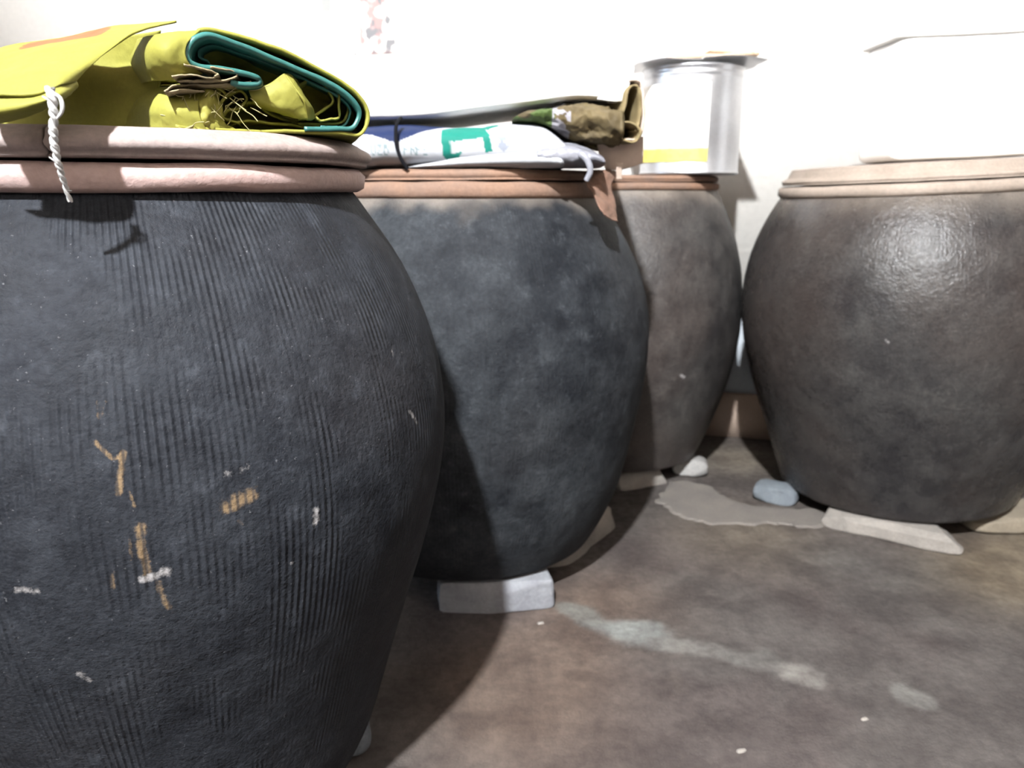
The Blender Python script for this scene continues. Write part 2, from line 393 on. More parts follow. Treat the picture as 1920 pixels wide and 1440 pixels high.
lay(gstroke([(1230, 1200), (1330, 1220), (1430, 1245), (1500, 1262)], .026) * .8, (.38, .36, .33))
lay(gstroke([(1380, 1232), (1440, 1240)], .032) * .5, (.36, .35, .32))
lay(gstroke([(1490, 1262), (1525, 1275)], .032) * .9, (.46, .43, .39))
lay(gstroke([(1695, 1300), (1730, 1322)], .022) * .7, (.38, .37, .34))
lay(gstroke([(1255, 1235), (1275, 1300)], .006) * .4, (.32, .27, .23))
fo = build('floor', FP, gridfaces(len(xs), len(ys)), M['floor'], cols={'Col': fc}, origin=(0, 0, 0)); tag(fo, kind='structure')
# old cement patch, a few millimetres proud of the floor
pts = [(1226, 944), (1262, 962), (1312, 982), (1400, 986), (1470, 984), (1545, 992), (1560, 962), (1470, 955), (1400, 948), (1345, 925), (1310, 905), (1255, 905)]
q = catmull(np.array([G(a, b) for a, b in pts + pts[:1]]), 91)[:-1]; q = q + (np.c_[vnoise(np.c_[q * 60, 0 * q[:, :1]], 1), vnoise(np.c_[q * 60, 0 * q[:, :1]], 2)] - .5) * .022; n = len(q); c = q.mean(0)
V = np.vstack([np.c_[q, np.full(n, -.002)], np.c_[c + (q - c) * .92, np.full(n, .004)]])
build('trim_1', V, [tuple(range(n, 2 * n))] + [(i, (i + 1) % n, n + (i + 1) % n, n + i) for i in range(n)], mat_plain('cement_patch', (.13, .114, .10), (.10, .088, .08), rough=.85, nscale=14, bumpd=.003), smooth=False)['kind'] = 'structure'

# faded posters on the back wall
def wall_pt(px, py, off=0.0):
    a = (px - 960) / F; b = -(py - 720) / F; d = Vector((a, CP + b * SP, -SP + b * CP))
    n = EY; p0 = RO - EY * off; t = (p0 - Vector((0, 0, CAMZ))).dot(n) / d.dot(n)
    return Vector((0, 0, CAMZ)) + d * t
def poster(label, px0, px1, pyb, h, paint, name='poster'):
    a = wall_pt(px0, pyb, .0015); b = wall_pt(px1, pyb, .0015); z0 = min(a.z, b.z); wd = (b - a).length
    n, m = 60, 90; s, t = np.meshgrid(np.linspace(0, 1, n), np.linspace(0, 1, m), indexing='ij')
    base = np.array(a)[None, None] + s[..., None] * (np.array(b) - np.array(a)); base[..., 2] = z0 + t * h
    V, f = solid(base, base + np.array(EY) * .001, n, m)
    c = paint(s * wd, t * h, s, t).reshape(-1, 3)
    o = build(name, V, f[:, ::-1], M['paper'], cols={'Col': np.vstack([c, c])}); tag(o, label, 'poster'); return o
def paint_pink(x, z, s, t):
    p = np.stack([x * 30, z * 22, 0 * x], -1); c = np.ones(x.shape + (3,)) * np.array([.86, .80, .74])
    m1 = sstep(.48, .62, fbm(p, 4, 3)) * sstep(.05, .2, s) * (1 - sstep(.75, .95, s)); c = c * (1 - m1[..., None]) + np.array([.36, .21, .20]) * m1[..., None]
    m2 = sstep(.58, .68, fbm(p * 1.3 + 7, 4, 8)); c = c * (1 - m2[..., None]) + np.array([.17, .165, .17]) * m2[..., None]
    m3 = (1 - sstep(.004, .012, z)) * sstep(.35, .5, s); return c * (1 - m3[..., None] * .7) + np.array([.2, .12, .12]) * m3[..., None] * .7
def paint_grey(x, z, s, t):
    p = np.stack([x * 26, z * 20, 0 * x + 3], -1); c = np.ones(x.shape + (3,)) * np.array([.86, .82, .76])
    m1 = sstep(.52, .66, fbm(p, 4, 13)) * sstep(.1, .4, s) * (1 - sstep(.6, .9, s)); return c * (1 - m1[..., None] * .8) + np.array([.12, .13, .13]) * m1[..., None] * .8
poster('faded poster with pink and grey figures on the back wall', 664, 742, 100, .34, paint_pink)
poster('nearly white faded poster with faint grey marks on the back wall', 585, 648, 99, .34, paint_grey)

# ------------------------------------------------------------------ clay jars
JAR = {
    1: dict(c=(-.457, .928), zb=.06, zn=.79, top=.803, r=[.2449, .2789, .3052, .3333, .3592, .3705, .3618, .3296, .2732]),
    2: dict(c=(-.098, 1.621), zb=.065, zn=.79, r=[.2702, .3188, .3475, .3662, .3798, .3843, .3711, .335, .2777]),
    3: dict(c=(.310, 2.224), zb=.05, zn=.805, r=[.2382, .2785, .3095, .3312, .343, .3428, .3294, .3004, .2569]),
    4: dict(c=(1.024, 1.945), zb=.045, zn=.80, r=[.2815, .3128, .3416, .3694, .3916, .4012, .3948, .3659, .3125]),
}
for j in JAR.values(): j['poly'] = np.polynomial.polynomial.polyfit(np.linspace(0, 1, 9), j['r'], 6)
def jar_r(j, z): return np.polynomial.polynomial.polyval((np.asarray(z) - j['zb']) / (j['zn'] - j['zb']), j['poly'])
def jar_hit(j, px, py):
    """where the wall of a jar lies behind a pixel"""
    a = (px - 960) / F; b = -(py - 720) / F; d = np.array([a, CP + b * SP, -SP + b * CP])
    t = np.linspace(.3, 3, 5400); p = np.array([0, 0, CAMZ]) + t[:, None] * d
    ok = (np.hypot(p[:, 0] - j['c'][0], p[:, 1] - j['c'][1]) < jar_r(j, p[:, 2])) & (p[:, 2] < j['zn']) & (p[:, 2] > j['zb'])
    i = np.argmax(ok) if ok.any() else 0
    return p[i]
TILT4 = math.radians(-2.6)
def make_jar(idx, mat, rimmat, label, rim_prof, marks=(), nf=300, nb=90, nz=180, lump=.003, dust=None, tilt=0.):
    j = JAR[idx]; cx, cy = j['c']; zb, zn = j['zb'], j['zn']
    root = empty('clay_jar', (cx, cy, zb), label, 'jar', rot=(0, tilt, 0))
    th = np.concatenate([np.linspace(PI, 2 * PI, nf, endpoint=False), np.linspace(0, PI, nb, endpoint=False)])
    z = np.linspace(zb, j.get('top', zn), nz); r = jar_r(j, z); zn = z[-1]
    foot = np.array([(.001, 0), (r[0] * .55, 0), (r[0] - .012, .0), (r[0] - .003, .004)])
    prof = np.vstack([foot, np.c_[r[2:], z[2:] - zb]])
    V, f = lathe(prof, th)
    rad = np.hypot(V[:, 0], V[:, 1]); u = V[:, :2] / rad[:, None]
    keep = sstep(.0, .05, V[:, 2]) * (1 - sstep(zn - zb - .03, zn - zb, V[:, 2]))
    d = ((fbm(V * 5 + idx * 11, 3, idx) - .5) * 2 * lump + (fbm(V * np.array([22, 22, 16]) + idx, 3, idx + 4) - .5) * lump * .7) * keep
    V[:, :2] += u * d[:, None]
    mk = np.zeros((len(V), 4)); W = V + np.array([cx, cy, zb])
    for ch, pts, wd, s in marks:
        P = [jar_hit(j, a, b) for a, b in pts]; dd = polydist(W, P)
        mk[:, ch] = np.maximum(mk[:, ch], np.exp(-(dd / wd) ** 2) * s)
    if dust:
        z0, z1, amt = dust; mk[:, 2] += sstep(z0, z1, W[:, 2] + (fbm(W * 14, 4, 5) - .5) * .06) * amt
    build('body', V, f, mat, root, cols={'Mk': mk}, origin='local')
    th2 = np.linspace(0, 2 * PI, 160, endpoint=False)
    rp = np.array(rim_prof); rp[:, 1] -= zb
    rp = np.vstack([rp, rp[:1]])
    V, f = lathe(rp, th2); rad = np.hypot(V[:, 0], V[:, 1]); k = (fbm(V * 16 + idx, 3, idx) - .5)
    V[:, :2] *= (1 + k * .012)[:, None]; V[:, 2] += k * .004
    build('rim', V, f, rimmat, root, origin='local')
    return root
# marks: channel 0 ochre chips, 1 white scuffs, 3 dark stains (pixel strokes laid onto the wall of the jar)
mm = .001
marks1 = [(0, [(150, 712), (178, 742), (200, 728)], 3 * mm, .62), (0, [(180, 745), (186, 788), (198, 752)], 4 * mm, .62), (0, [(178, 828), (212, 862), (232, 854)], 3.5 * mm, .85),
          (0, [(230, 850), (222, 925)], 5 * mm, .95), (0, [(240, 915), (252, 950)], 3 * mm, .8), (0, [(264, 985), (266, 1030), (276, 1072)], 7 * mm, .9), (0, [(244, 1010), (246, 1050)], 4 * mm, .7),
          (0, [(210, 1072), (212, 1100)], 4 * mm, .8), (0, [(298, 1090), (302, 1110), (316, 1138)], 5 * mm, .95), (0, [(430, 950), (470, 928)], 13 * mm, .95), (0, [(450, 975), (452, 985)], 6 * mm, .6),
          (0, [(745, 965), (752, 985)], 4 * mm, .7), (1, [(592, 955), (590, 978)], 6 * mm, .95), (1, [(270, 1085), (312, 1070)], 7 * mm, .95), (1, [(425, 890), (460, 880)], 11 * mm, .6),
          (1, [(545, 898), (548, 912)], 4 * mm, .6), (1, [(768, 770), (782, 792)], 6 * mm, .8), (1, [(545, 1055)], 4 * mm, .9), (1, [(32, 1103), (70, 1108)], 6 * mm, .8), (1, [(150, 1262), (165, 1275)], 6 * mm, .8),
          (1, [(736, 652), (738, 668)], 6 * mm, .6), (1, [(362, 1248)], 4 * mm, .7), (1, [(300, 1100), (310, 1120)], 5 * mm, .6),
          (1, [(500, 368), (600, 372)], 3 * mm, .7)]
jarm1 = mat_jar('blue_black_clay', (0.009265, 0.01037, 0.0136), (0.02397, 0.02635, 0.03154), (0.02176, 0.01904, 0.01955), .55, .6, .74, seed=1., dustc=(.065, .055, .054), speck=.45, bl=.55, spec=0.12)
make_jar(1, jarm1, M['clay'], 'large blue-black clay jar with combed grooves, carrying the yellow folded sack',
         [(.255, .799), (.272, .800), (.279, .804), (.281, .818), (.274, .825), (.25, .825)], marks1, nf=680, nb=150, nz=340)
jarm2 = mat_jar('dark_slate_clay', (0.009792, 0.01109, 0.01368), (0.03879, 0.04251, 0.04709), (0.03102, 0.02851, 0.02912), .4, .12, .74, seed=4., speck=.3, bl=.4, spec=0.12)
make_jar(2, jarm2, M['clay_tan'], 'dark slate clay jar on a grey brick, carrying printed and white sacks',
         [(.262, .788), (.279, .789), (.284, .795), (.283, .812), (.276, .817), (.255, .817)],
         [(1, [(1050, 585), (1075, 600)], .05, .45), (1, [(1000, 990), (1010, 1000)], .03, .35), (1, [(1000, 1080), (960, 1084)], .012, .5)], dust=(.755, .785, .5))
jarm3 = mat_jar('brown_grey_clay', (0.02167, 0.01972, 0.01972), (0.05916, 0.0544, 0.05049), (0.05916, 0.0442, 0.03748), .6, .05, .48, seed=7., speck=.25, lump=.003, spec=0.3)
make_jar(3, jarm3, M['clay_tan'], 'brown-grey clay jar standing against the back wall under the tin',
         [(.245, .802), (.259, .804), (.263, .81), (.262, .82), (.255, .823), (.235, .823)],
         [(1, [(1277, 703), (1283, 707)], .008, 1.), (1, [(1290, 720)], .012, .5)], dust=(.755, .81, .6))
jarm4 = mat_jar('glossy_brown_grey_clay', (0.02193, 0.02048, 0.02125), (0.05482, 0.05159, 0.04879), (0.0442, 0.03468, 0.03043), .7, .0, .28, seed=12., speck=.25, lump=.0045, bl=.22, spec=0.22, rvar=.07)
make_jar(4, jarm4, M['clay_pale'], 'broad glossy brown-grey clay jar standing apart on stone slabs, under a white box',
         [(.295, .797), (.314, .799), (.320, .806), (.318, .822), (.308, .826), (.285, .826)],
         [(1, [(1510, 568)], .012, .6), (1, [(1680, 628), (1684, 634)], .008, .8), (1, [(1592, 688)], .013, .55), (1, [(1490, 720)], .008, .7), (1, [(1420, 740)], .008, .9), (1, [(1700, 918), (1780, 912)], .008, .5), (1, [(1520, 765)], .012, .4)],
         dust=(.74, .83, .55), tilt=TILT4)

# ------------------------------------------------------------------ lids
def make_lid(label, c, z0, prof, mat, rot=(0, 0, 0), crack=None, seed=0, amp=.008, loc=None):
    root = empty('jar_lid', loc or (c[0], c[1], z0), label, 'lid', rot=rot)
    th = np.linspace(0, 2 * PI, 240, endpoint=False)
    if crack is not None:
        # a lid broken right across: two pieces that meet along a ragged line
        for s in (0, 1):
            lo, hi = ((crack[0], crack[1]) if s == 0 else (crack[1], crack[0] + 2 * PI)); n = 130
            p = catmull(prof, 34); tt = np.linspace(0, 1, n)
            jag = (vnoise(np.stack([p[:, 1] * 260, p[:, 0] * 60, 0 * p[:, 0]], -1), 3) - .5) * .022
            ga = .0045
            A = (lo + ga + jag)[:, None] + tt * ((hi - ga) - (lo + ga))
            V = np.stack([p[:, 0:1] * np.cos(A), p[:, 0:1] * np.sin(A), p[:, 1:2] + 0 * A], -1)
            k = fbm(V * 13 + 3, 3, seed) - .5
            V[..., :2] *= (1 + k * amp * 2)[..., None]; V[..., 2] += k * .003
            V = V.reshape(-1, 3); f = [tuple(int(x) for x in q) for q in gridfaces(34, n)]
            f.append(tuple(i * n for i in range(34))); f.append(tuple(i * n + n - 1 for i in range(33, -1, -1)))
            build('lid_piece', V, f, mat, root, origin='local')
    else:
        V, f = lathe(catmull(prof, 40), th); k = fbm(V * 12 + seed, 3, seed) - .5
        V[:, :2] *= (1 + k * amp * 2)[:, None]; V[:, 2] += k * .003
        build('slab', V, f, mat, root, origin='local')
    return root
c1 = JAR[1]['c']
make_lid('thick grey-pink clay lid with a crack, under the yellow folded sack', c1, .8275,
         [(.001, 0), (.15, 0), (.27, 0), (.283, .004), (.289, .010), (.287, .017), (.278, .022), (.272, .026), (.262, .0270), (.2, .0278), (.08, .0282), (.001, .0282)], M['clay_lid'], crack=(-PI / 2 + .275, PI / 2 + .3), seed=2)
c2 = JAR[2]['c']
make_lid('thin reddish clay lid under the printed sack bundle', c2, .8195,
         [(.001, 0), (.15, 0), (.262, 0), (.270, .004), (.273, .010), (.270, .016), (.262, .019), (.2, .0195), (.08, .02), (.001, .02)], M['clay_tan'], seed=5)
c3 = JAR[3]['c']
make_lid('thin tan clay lid under the tin', c3, .8255,
         [(.001, 0), (.15, 0), (.25, 0), (.257, .003), (.260, .008), (.257, .013), (.25, .0155), (.2, .016), (.08, .016), (.001, .016)], M['clay_tan'], seed=7)
def on4(x, y, z):
    """a point of the tilted fourth jar, given upright"""
    c = JAR[4]['c']; zb = JAR[4]['zb']; v = Matrix.Rotation(TILT4, 3, 'Y') @ Vector((x - c[0], y - c[1], z - zb)); return (v.x + c[0], v.y + c[1], v.z + zb)
c4 = JAR[4]['c']
make_lid('pale stepped clay lid under the white box', c4, .829,
         [(.001, 0), (.15, 0), (.298, 0), (.308, .003), (.311, .008), (.306, .013), (.298, .016), (.293, .024), (.288, .033), (.278, .038), (.2, .040), (.08, .041), (.001, .041)], M['clay_pale'], rot=(0, TILT4, 0), seed=9, loc=on4(c4[0], c4[1], .829))

# ------------------------------------------------------------------ stones under the jars
def rock(name, label, cat, a, b, depth, h, mat, seed=0, amp=.006, expo=5., taper=.9, z0=-.002, group=None, sub=20, cuts=9):
    """a block whose front foot runs between two ground pixels"""
    A = G(*a); B = G(*b); u = B - A; L = np.linalg.norm(u); u /= L; v = np.array([-u[1], u[0]])
    n = sub
    g = np.linspace(-1, 1, n); out = []; k = 0
    for ax in range(3):
        for sg in (-1, 1):
            s, t = np.meshgrid(g, g, indexing='ij'); P = np.zeros((n, n, 3)); P[..., ax] = sg; P[..., (ax + 1) % 3] = s; P[..., (ax + 2) % 3] = t
            f = gridfaces(n, n); f = f if sg > 0 else f[:, ::-1]; out.append((P.reshape(-1, 3), f))
    V, f = join(out)
    V = V / ((np.abs(V) ** expo).sum(1) ** (1 / expo))[:, None]
    V[:, 0] *= 1 - (1 - taper) * .5 * (V[:, 2] + 1); V[:, 1] *= 1 - (1 - taper) * .5 * (V[:, 2] + 1)
    rg = np.random.default_rng(seed + 50)
    for _ in range(cuts):
        nn = rg.normal(size=3); nn[1] -= .5; nn[2] = abs(nn[2]) * .7; nn /= np.linalg.norm(nn); lim = rg.uniform(.72, .95) * np.abs(nn).sum() * .8
        d = V @ nn; V = V - np.maximum(d - lim, 0)[:, None] * nn
    Q = V * np.array([L / 2, depth / 2, h / 2]); Q[:, 2] += h / 2 + z0
    Q = Q + V * ((fbm(Q * 28 + seed * 7, 3, seed) - .5) * 2 * amp)[:, None] * np.array([1, 1, .35])
    Q[:, 2] = np.clip(Q[:, 2], z0, h)
    W = np.c_[A[0] + u[0] * (Q[:, 0] + L / 2) + v[0] * (Q[:, 1] + depth / 2), A[1] + u[1] * (Q[:, 0] + L / 2) + v[1] * (Q[:, 1] + depth / 2), Q[:, 2]]
    o = build(name, W, f, mat); tag(o, label, cat, group)
    o.data.set_sharp_from_angle(angle=math.radians(28)); return o
rock('brick', 'grey brick under the front of the dark slate jar', 'brick', (826, 1162), (1042, 1141), .11, .064, M['brick'], 1, .0025, 14, .97, cuts=2)
rock('support_stone', 'pale stone wedged under the side of the dark slate jar, beside the grey brick', 'stone', (1048, 1086), (1168, 985), .10, .062, M['stone'], 2, .006, 5)
rock('support_stone', 'flat pale stone slab under the jar that carries the tin', 'stone', (1164, 922), (1260, 908), .10, .049, M['stone'], 3, .003, 9)
rock('support_stone', 'small rounded white stone under the jar that carries the tin', 'stone', (1257, 894), (1327, 900), .10, .049, mat_plain('white_stone', (.23, .22, .21), (.17, .165, .16), rough=.9, nscale=20, bumpd=.005), 4, .007, 3.2)
rock('support_stone', 'blue-grey stone beside the glossy jar', 'stone', (1404, 940), (1492, 956), .10, .046, M['bluestone'], 5, .006, 3.4)
rock('support_stone', 'long split stone slab under the front of the glossy jar', 'stone', (1532, 988), (1806, 1048), .11, .043, M['stone'], 6, .005, 7)
rock('support_stone', 'broad tan stone slab under the glossy jar, next to the long split slab', 'stone', (1830, 1008), (2040, 1000), .16, .044, mat_plain('tan_stone', (.18, .15, .11), (.145, .12, .09), rough=.9, nscale=18, bumpd=.005), 7, .005, 5)
rock('support_stone', 'grey stone under the combed blue-black jar', 'stone', (610, 1440), (704, 1420), .09, .058, M['bluestone'], 8, .005, 3.2)
for s, (a, b) in enumerate([((1384, 1414), (1402, 1410)), ((1618, 1354), (1632, 1350)), ((1008, 1172), (1022, 1170))]):
    rock('pebble', 'tiny pale chip lying loose on the open floor', 'pebble', a, b, .008, .005, M['stone'], 20 + s, .001, 3, group='loose chips on the floor', sub=6)

# ------------------------------------------------------------------ yellow folded sack on the first jar
ys_ = empty('folded_sack', (c1[0], .86, .860), 'bright yellow woven sack with green lining, folded up on the grooved jar', 'sack')
YEL = np.array([.225, .217, .042]); OLV = np.array([.17, .14, .028])
def ypart(name, vf, seed=0, stripe=None, base=YEL, mat=None, alt=.25):
    V, f = vf; n = fbm(V * 9 + seed, 3, seed)
    c = base[None] * (1 - alt * n[:, None]) + OLV[None] * (alt * n[:, None])
    if stripe is not None:
        a, b, wd = stripe; d = segdist(V[:, [0, 2]], a[[0, 2]], b[[0, 2]]); m = (1 - sstep(wd * .75, wd, d + (n - .5) * .004))[:, None] * .85; c = c * (1 - m) + np.array([.24, .06, .035]) * m
    return build(name, V, f, mat or M['yellow'], ys_, cols={'Col': c})
YB = 1.08; YF = .705; SKEW = .00036
ypart('outer_wrap', strip([(330, 238), (400, 243), (470, 246), (560, 247), (640, 250), (674, 252), (688, 226), (684, 196), (652, 162), (600, 130), (540, 98), (470, 73), (400, 56), (366, 57), (330, 62), (270, 70), (200, 82), (100, 100), (-120, 120)], YF, YB, n=160, thick=.0035, amp=.002, seed=1, yfront=[YF] * 11 + [.74, .79, .83, .83]), 1)
V, f = strip([(570, 240), (630, 241), (660, 240), (674, 216), (668, 195), (640, 170), (590, 142), (520, 112), (450, 86), (400, 68), (372, 71), (356, 84), (350, 101), (357, 116), (378, 125), (420, 129), (465, 138), (486, 147), (482, 158), (455, 159), (432, 154)], YF - .004, YB, n=170, thick=.0045, amp=.0018, seed=2)
build('green_lining', V, f, M['teal'], ys_)
V, f = strip([(600, 236), (640, 236), (655, 215), (652, 196), (620, 172), (560, 142), (480, 112), (410, 88), (378, 92), (374, 104), (390, 112)], YF + .02, YB, n=110, thick=.002, amp=.0025, seed=3)
build('green_lining', V, f, M['teal'], ys_)
ypart('fold', patch([[(252, 76, .765), (268, 71, .737), (310, 63, .712), (376, 58, .706)], [(240, 104, .772), (258, 97, .742), (302, 88, .704), (350, 84, .700)],
                     [(246, 130, .768), (262, 125, .738), (308, 119, .704), (350, 113, .699)], [(262, 158, .762), (280, 153, .734), (332, 147, .710), (380, 138, .705)]], seed=4, amp=.0035, nscale=32), 4)
ypart('lower_fold', patch([[(232, 176, .775), (268, 166, .757), (310, 164, .742), (345, 168, .730), (375, 170, .725)], [(220, 210, .775), (258, 200, .750), (300, 200, .728), (332, 202, .712), (372, 210, .707)],
                           [(210, 241, .765), (255, 240, .745), (300, 240, .728), (340, 242, .711), (388, 246, .705)]], seed=5, amp=.004, nscale=32), 5)
ypart('inner_fold', patch([[(-60, 112, .762), (60, 104, .762), (190, 76, .762), (300, 57, .742)], [(-60, 150, .757), (60, 146, .757), (200, 122, .762), (290, 108, .750)], [(-60, 196, .752), (70, 190, .752), (215, 170, .757), (300, 160, .748)], [(-60, 242, .752), (80, 241, .752), (220, 241, .755), (290, 241, .75)]], 40, 60, seed=63, amp=.006, nscale=22), 63)
for s, (ya, yb2) in enumerate([(165, 150), (185, 172), (206, 196), (226, 220)]):
    ypart('inner_layer', strip([(-140, ya + 12), (40, ya + 6), (200, ya), (300, yb2), (350, yb2 + 6), (300, yb2 + 14), (120, ya + 18)], .765, YB, n=60, thick=.002, amp=.003, seed=30 + s), 30 + s)
ypart('inner_layer', patch([[(352, 74, .735), (420, 80, .745), (520, 112, .75), (600, 144, .755), (668, 190, .745)], [(352, 110, .745), (420, 120, .76), (520, 140, .765), (600, 170, .765), (668, 205, .75)], [(352, 170, .76), (420, 175, .775), (520, 190, .78), (600, 205, .775), (668, 225, .755)], [(352, 238, .75), (420, 243, .76), (520, 246, .765), (600, 248, .76), (668, 248, .75)]], 40, 50, seed=61, amp=.008, nscale=45), 61, alt=.5)
# turned-over edges between the fold and the lining
for s, pth in enumerate([[(345, 120), (378, 128), (402, 136), (408, 141), (396, 144), (360, 140), (320, 142)], [(396, 128), (428, 131), (441, 137), (438, 144), (410, 150), (370, 152), (330, 150)], [(470, 152), (440, 158), (380, 160), (330, 160), (312, 165), (310, 174), (330, 170), (380, 168)]]):
    V, f = strip(pth, YF - .012 + .005 * s, YB - .1, n=60, thick=.0014, amp=.003, nscale=60, seed=8 + s); build('turned_edge', V, f, mat_plain('pale_inside_%d' % s, (.25, .205, .11), (.2, .16, .1), rough=.7, nscale=40), ys_)
# crumpled tongues inside the fold
ypart('tongue', patch([[(465, 168, 0.722), (500, 160, 0.717), (533, 138, 0.709)], [(470, 180, 0.719), (515, 180, 0.709), (552, 165, 0.702)], [(478, 192, 0.722), (528, 203, 0.709), (570, 190, 0.702)], [(500, 205, 0.737), (545, 218, 0.717), (578, 224, 0.707)]], 30, 30, seed=11, amp=.003, nscale=45), 11)
ypart('tongue', patch([[(533, 138, 0.709), (545, 140, 0.712), (556, 150, 0.722)], [(552, 165, 0.702), (562, 170, 0.707), (570, 180, 0.722)], [(570, 190, 0.699), (580, 200, 0.705), (586, 206, 0.722)], [(578, 226, 0.707), (584, 226, 0.712), (590, 222, 0.727)]], 24, 20, seed=12, amp=.002, nscale=45), 12)
for s, (pth, y0, cc) in enumerate([([(560, 158), (585, 146), (606, 156), (626, 186), (608, 204), (580, 218), (560, 222)], .77, (.34, .30, .08)), ([(634, 160), (636, 190), (636, 220), (618, 224), (600, 228), (590, 222)], .765, (.58, .50, .08)), ([(645, 170), (650, 195), (646, 225), (620, 232), (560, 234)], .775, (.42, .36, .10)),
                                ([(430, 235), (470, 228), (520, 232), (570, 238), (600, 236)], .775, (.30, .25, .12)), ([(420, 180), (445, 168), (460, 182), (450, 200), (425, 205), (418, 222), (450, 232)], .768, (.36, .30, .10)), ([(440, 200), (475, 192), (505, 212), (540, 224), (560, 232)], .785, (.30, .24, .09)),
                                ([(400, 165), (420, 175), (410, 195), (395, 205), (405, 225), (420, 240)], .762, (.46, .40, .08))]):
    ypart('crumpled_layer', strip(pth, y0 - .043, YB - .12, n=50, thick=.0022, amp=.003, nscale=40, seed=14 + s), 14 + s)
rnd = random.Random(4)
th_ = []
for i in range(46):
    a = rnd.uniform(340, 470); b = rnd.uniform(160, 240)
    if a > 425: b = rnd.uniform(160, 205)
    p0 = PS(a, b, .712); pts = [p0]
    dx = rnd.uniform(-1, 1); dz = rnd.uniform(-1.2, .4)
    for k in range(3): pts.append(pts[-1] + np.array([dx * .006 + rnd.uniform(-.0015, .0015), rnd.uniform(-.004, .002), dz * .006 + rnd.uniform(-.0015, .0015)]))
    th_.append(tube(pts, rnd.uniform(.0003, .0006), 5, 9))
for (a, b), (cx_, cy_), (e, g_) in [((390, 236), (360, 246), (334, 240)), ((385, 238), (365, 248), (362, 255)), ((372, 232), (352, 240), (336, 246)), ((395, 240), (385, 248), (380, 252))]:
    th_.append(tube([PS(a, b, .709), PS(cx_, cy_, .702), PS(e, g_, .70)], .0009, 5, 10))
THREADS = join(th_)
# a torn clump where the threads come from
torn = ypart('torn_edge', patch([[(365, 172, 0.722), (392, 168, 0.715), (415, 172, 0.722)], [(358, 200, 0.717), (388, 200, 0.705), (412, 205, 0.717)], [(362, 222, 0.717), (388, 226, 0.703), (420, 228, 0.717)], [(365, 240, 0.722), (395, 246, 0.707), (440, 244, 0.715)]], 30, 30, seed=25, amp=.006, nscale=70), 25, alt=.6)
tag(build('frayed_threads', THREADS[0] - np.array(ys_.location), THREADS[1], M['thread'], torn, origin='local'), kind='stuff')
# the flap that hangs towards the camera, its hem and its red stripe
flap = [[(-62, 108, .80), (0, 92, .76), (110, 72, .745), (210, 54, .73), (332, 44, .715)], [(-62, 122, .70), (0, 108, .70), (85, 92, .69), (165, 76, .695), (262, 58, .71)],
        [(-62, 150, .63), (0, 144, .63), (72, 133, .63), (132, 118, .65), (208, 92, .685)], [(-62, 186, .595), (0, 183, .595), (60, 179, .597), (100, 165, .605), (142, 148, .64)]]
ypart('flap', patch(flap, 60, 70, seed=40, amp=.0045, nscale=15), 40, stripe=(P3(52, 84, .72), P3(192, 60, .715), .0075), alt=.12)
hem = [[(-62, 184, .598), (0, 182, .598), (60, 178, .60), (100, 165, .607), (142, 149, .642)], [(-62, 215, .592), (0, 208, .592), (55, 198, .594), (108, 180, .602), (146, 160, .642)], [(-62, 246, .605), (0, 231, .605), (60, 217, .607), (112, 191, .612), (143, 168, .645)]]
ypart('hem', patch(hem, 30, 60, seed=41, amp=.004, nscale=22), 41)
SKEW = 0.0
# cord: two twisted strands
cp = [P3(a, b, d) for a, b, d in [(93, 165, .588), (98, 185, .585), (101, 215, .587), (100, 245, .589), (102, 270, .592), (107, 297, .596), (114, 322, .601), (121, 345, .607), (132, 378, .615)]]
cc = catmull(cp, 90); s = np.linspace(0, 1, 90); st_ = []
for ph in (0, PI, 2.2):
    a = s * 42 + ph; rr = .0018 * (1 - .45 * s)
    st_.append(tube(cc + np.c_[np.cos(a) * rr, np.sin(a) * rr, 0 * a], [.0019, .0017, .001], 6))
st_.append(tube([cc[4], cc[8] + [.006, 0, -.002], cc[20] + [.006, 0, 0], cc[27]], [.001, .0016, .001], 6, 16))
st_.append(tube([cc[14], cc[13] + [-.006, -.002, .003]], [.0014, .0006], 5, 5))
st_.append(tube([cc[60], cc[58] + [-.005, -.002, .003]], [.0009, .0005], 5, 5)); st_.append(tube([cc[82], cc[84] + [.004, -.001, .002]], [.0009, .0004], 5, 5))
V, f = join(st_); o = build('cord', V, f, M['cord'], ys_); o['label'] = 'frayed white twisted cord'

# ------------------------------------------------------------------ sacks on the second jar
FONT = {'A': ' XX X  XX  XXXXXX  XX  X', 'U': 'X  XX  XX  XX  XX  X XX ', 'Z': 'XXXX   X  X  X  X   XXXX', 'B': 'XXX X  XXXX X  XX  XXXX ', 'F': 'XXXXX   XXX X   X   X   ', 'R': 'XXX X  XXXX X X X  XX  X', 'E': 'XXXXX   XXX X   X   XXXX'}
def inpoly(x, z, poly):
    r = np.zeros(x.shape, bool); n = len(poly)
    for i in range(n):
        (x1, z1), (x2, z2) = poly[i], poly[(i + 1) % n]
        cnd = ((z1 > z) != (z2 > z)) & (x < (x2 - x1) * (z - z1) / ((z2 - z1) if z2 != z1 else 1e-9) + x1); r ^= cnd
    return r
YP = 1.36
_o = P3(700, 300, YP); _x = P3(701, 300, YP)[0] - _o[0]; _z = P3(700, 301, YP)[2] - _o[2]
def fl(V):  # the flat front of the bundle as a drawing sheet
    return 700 + (V[:, 0] - _o[0]) / _x, 300 + (V[:, 2] - _o[2]) / _z
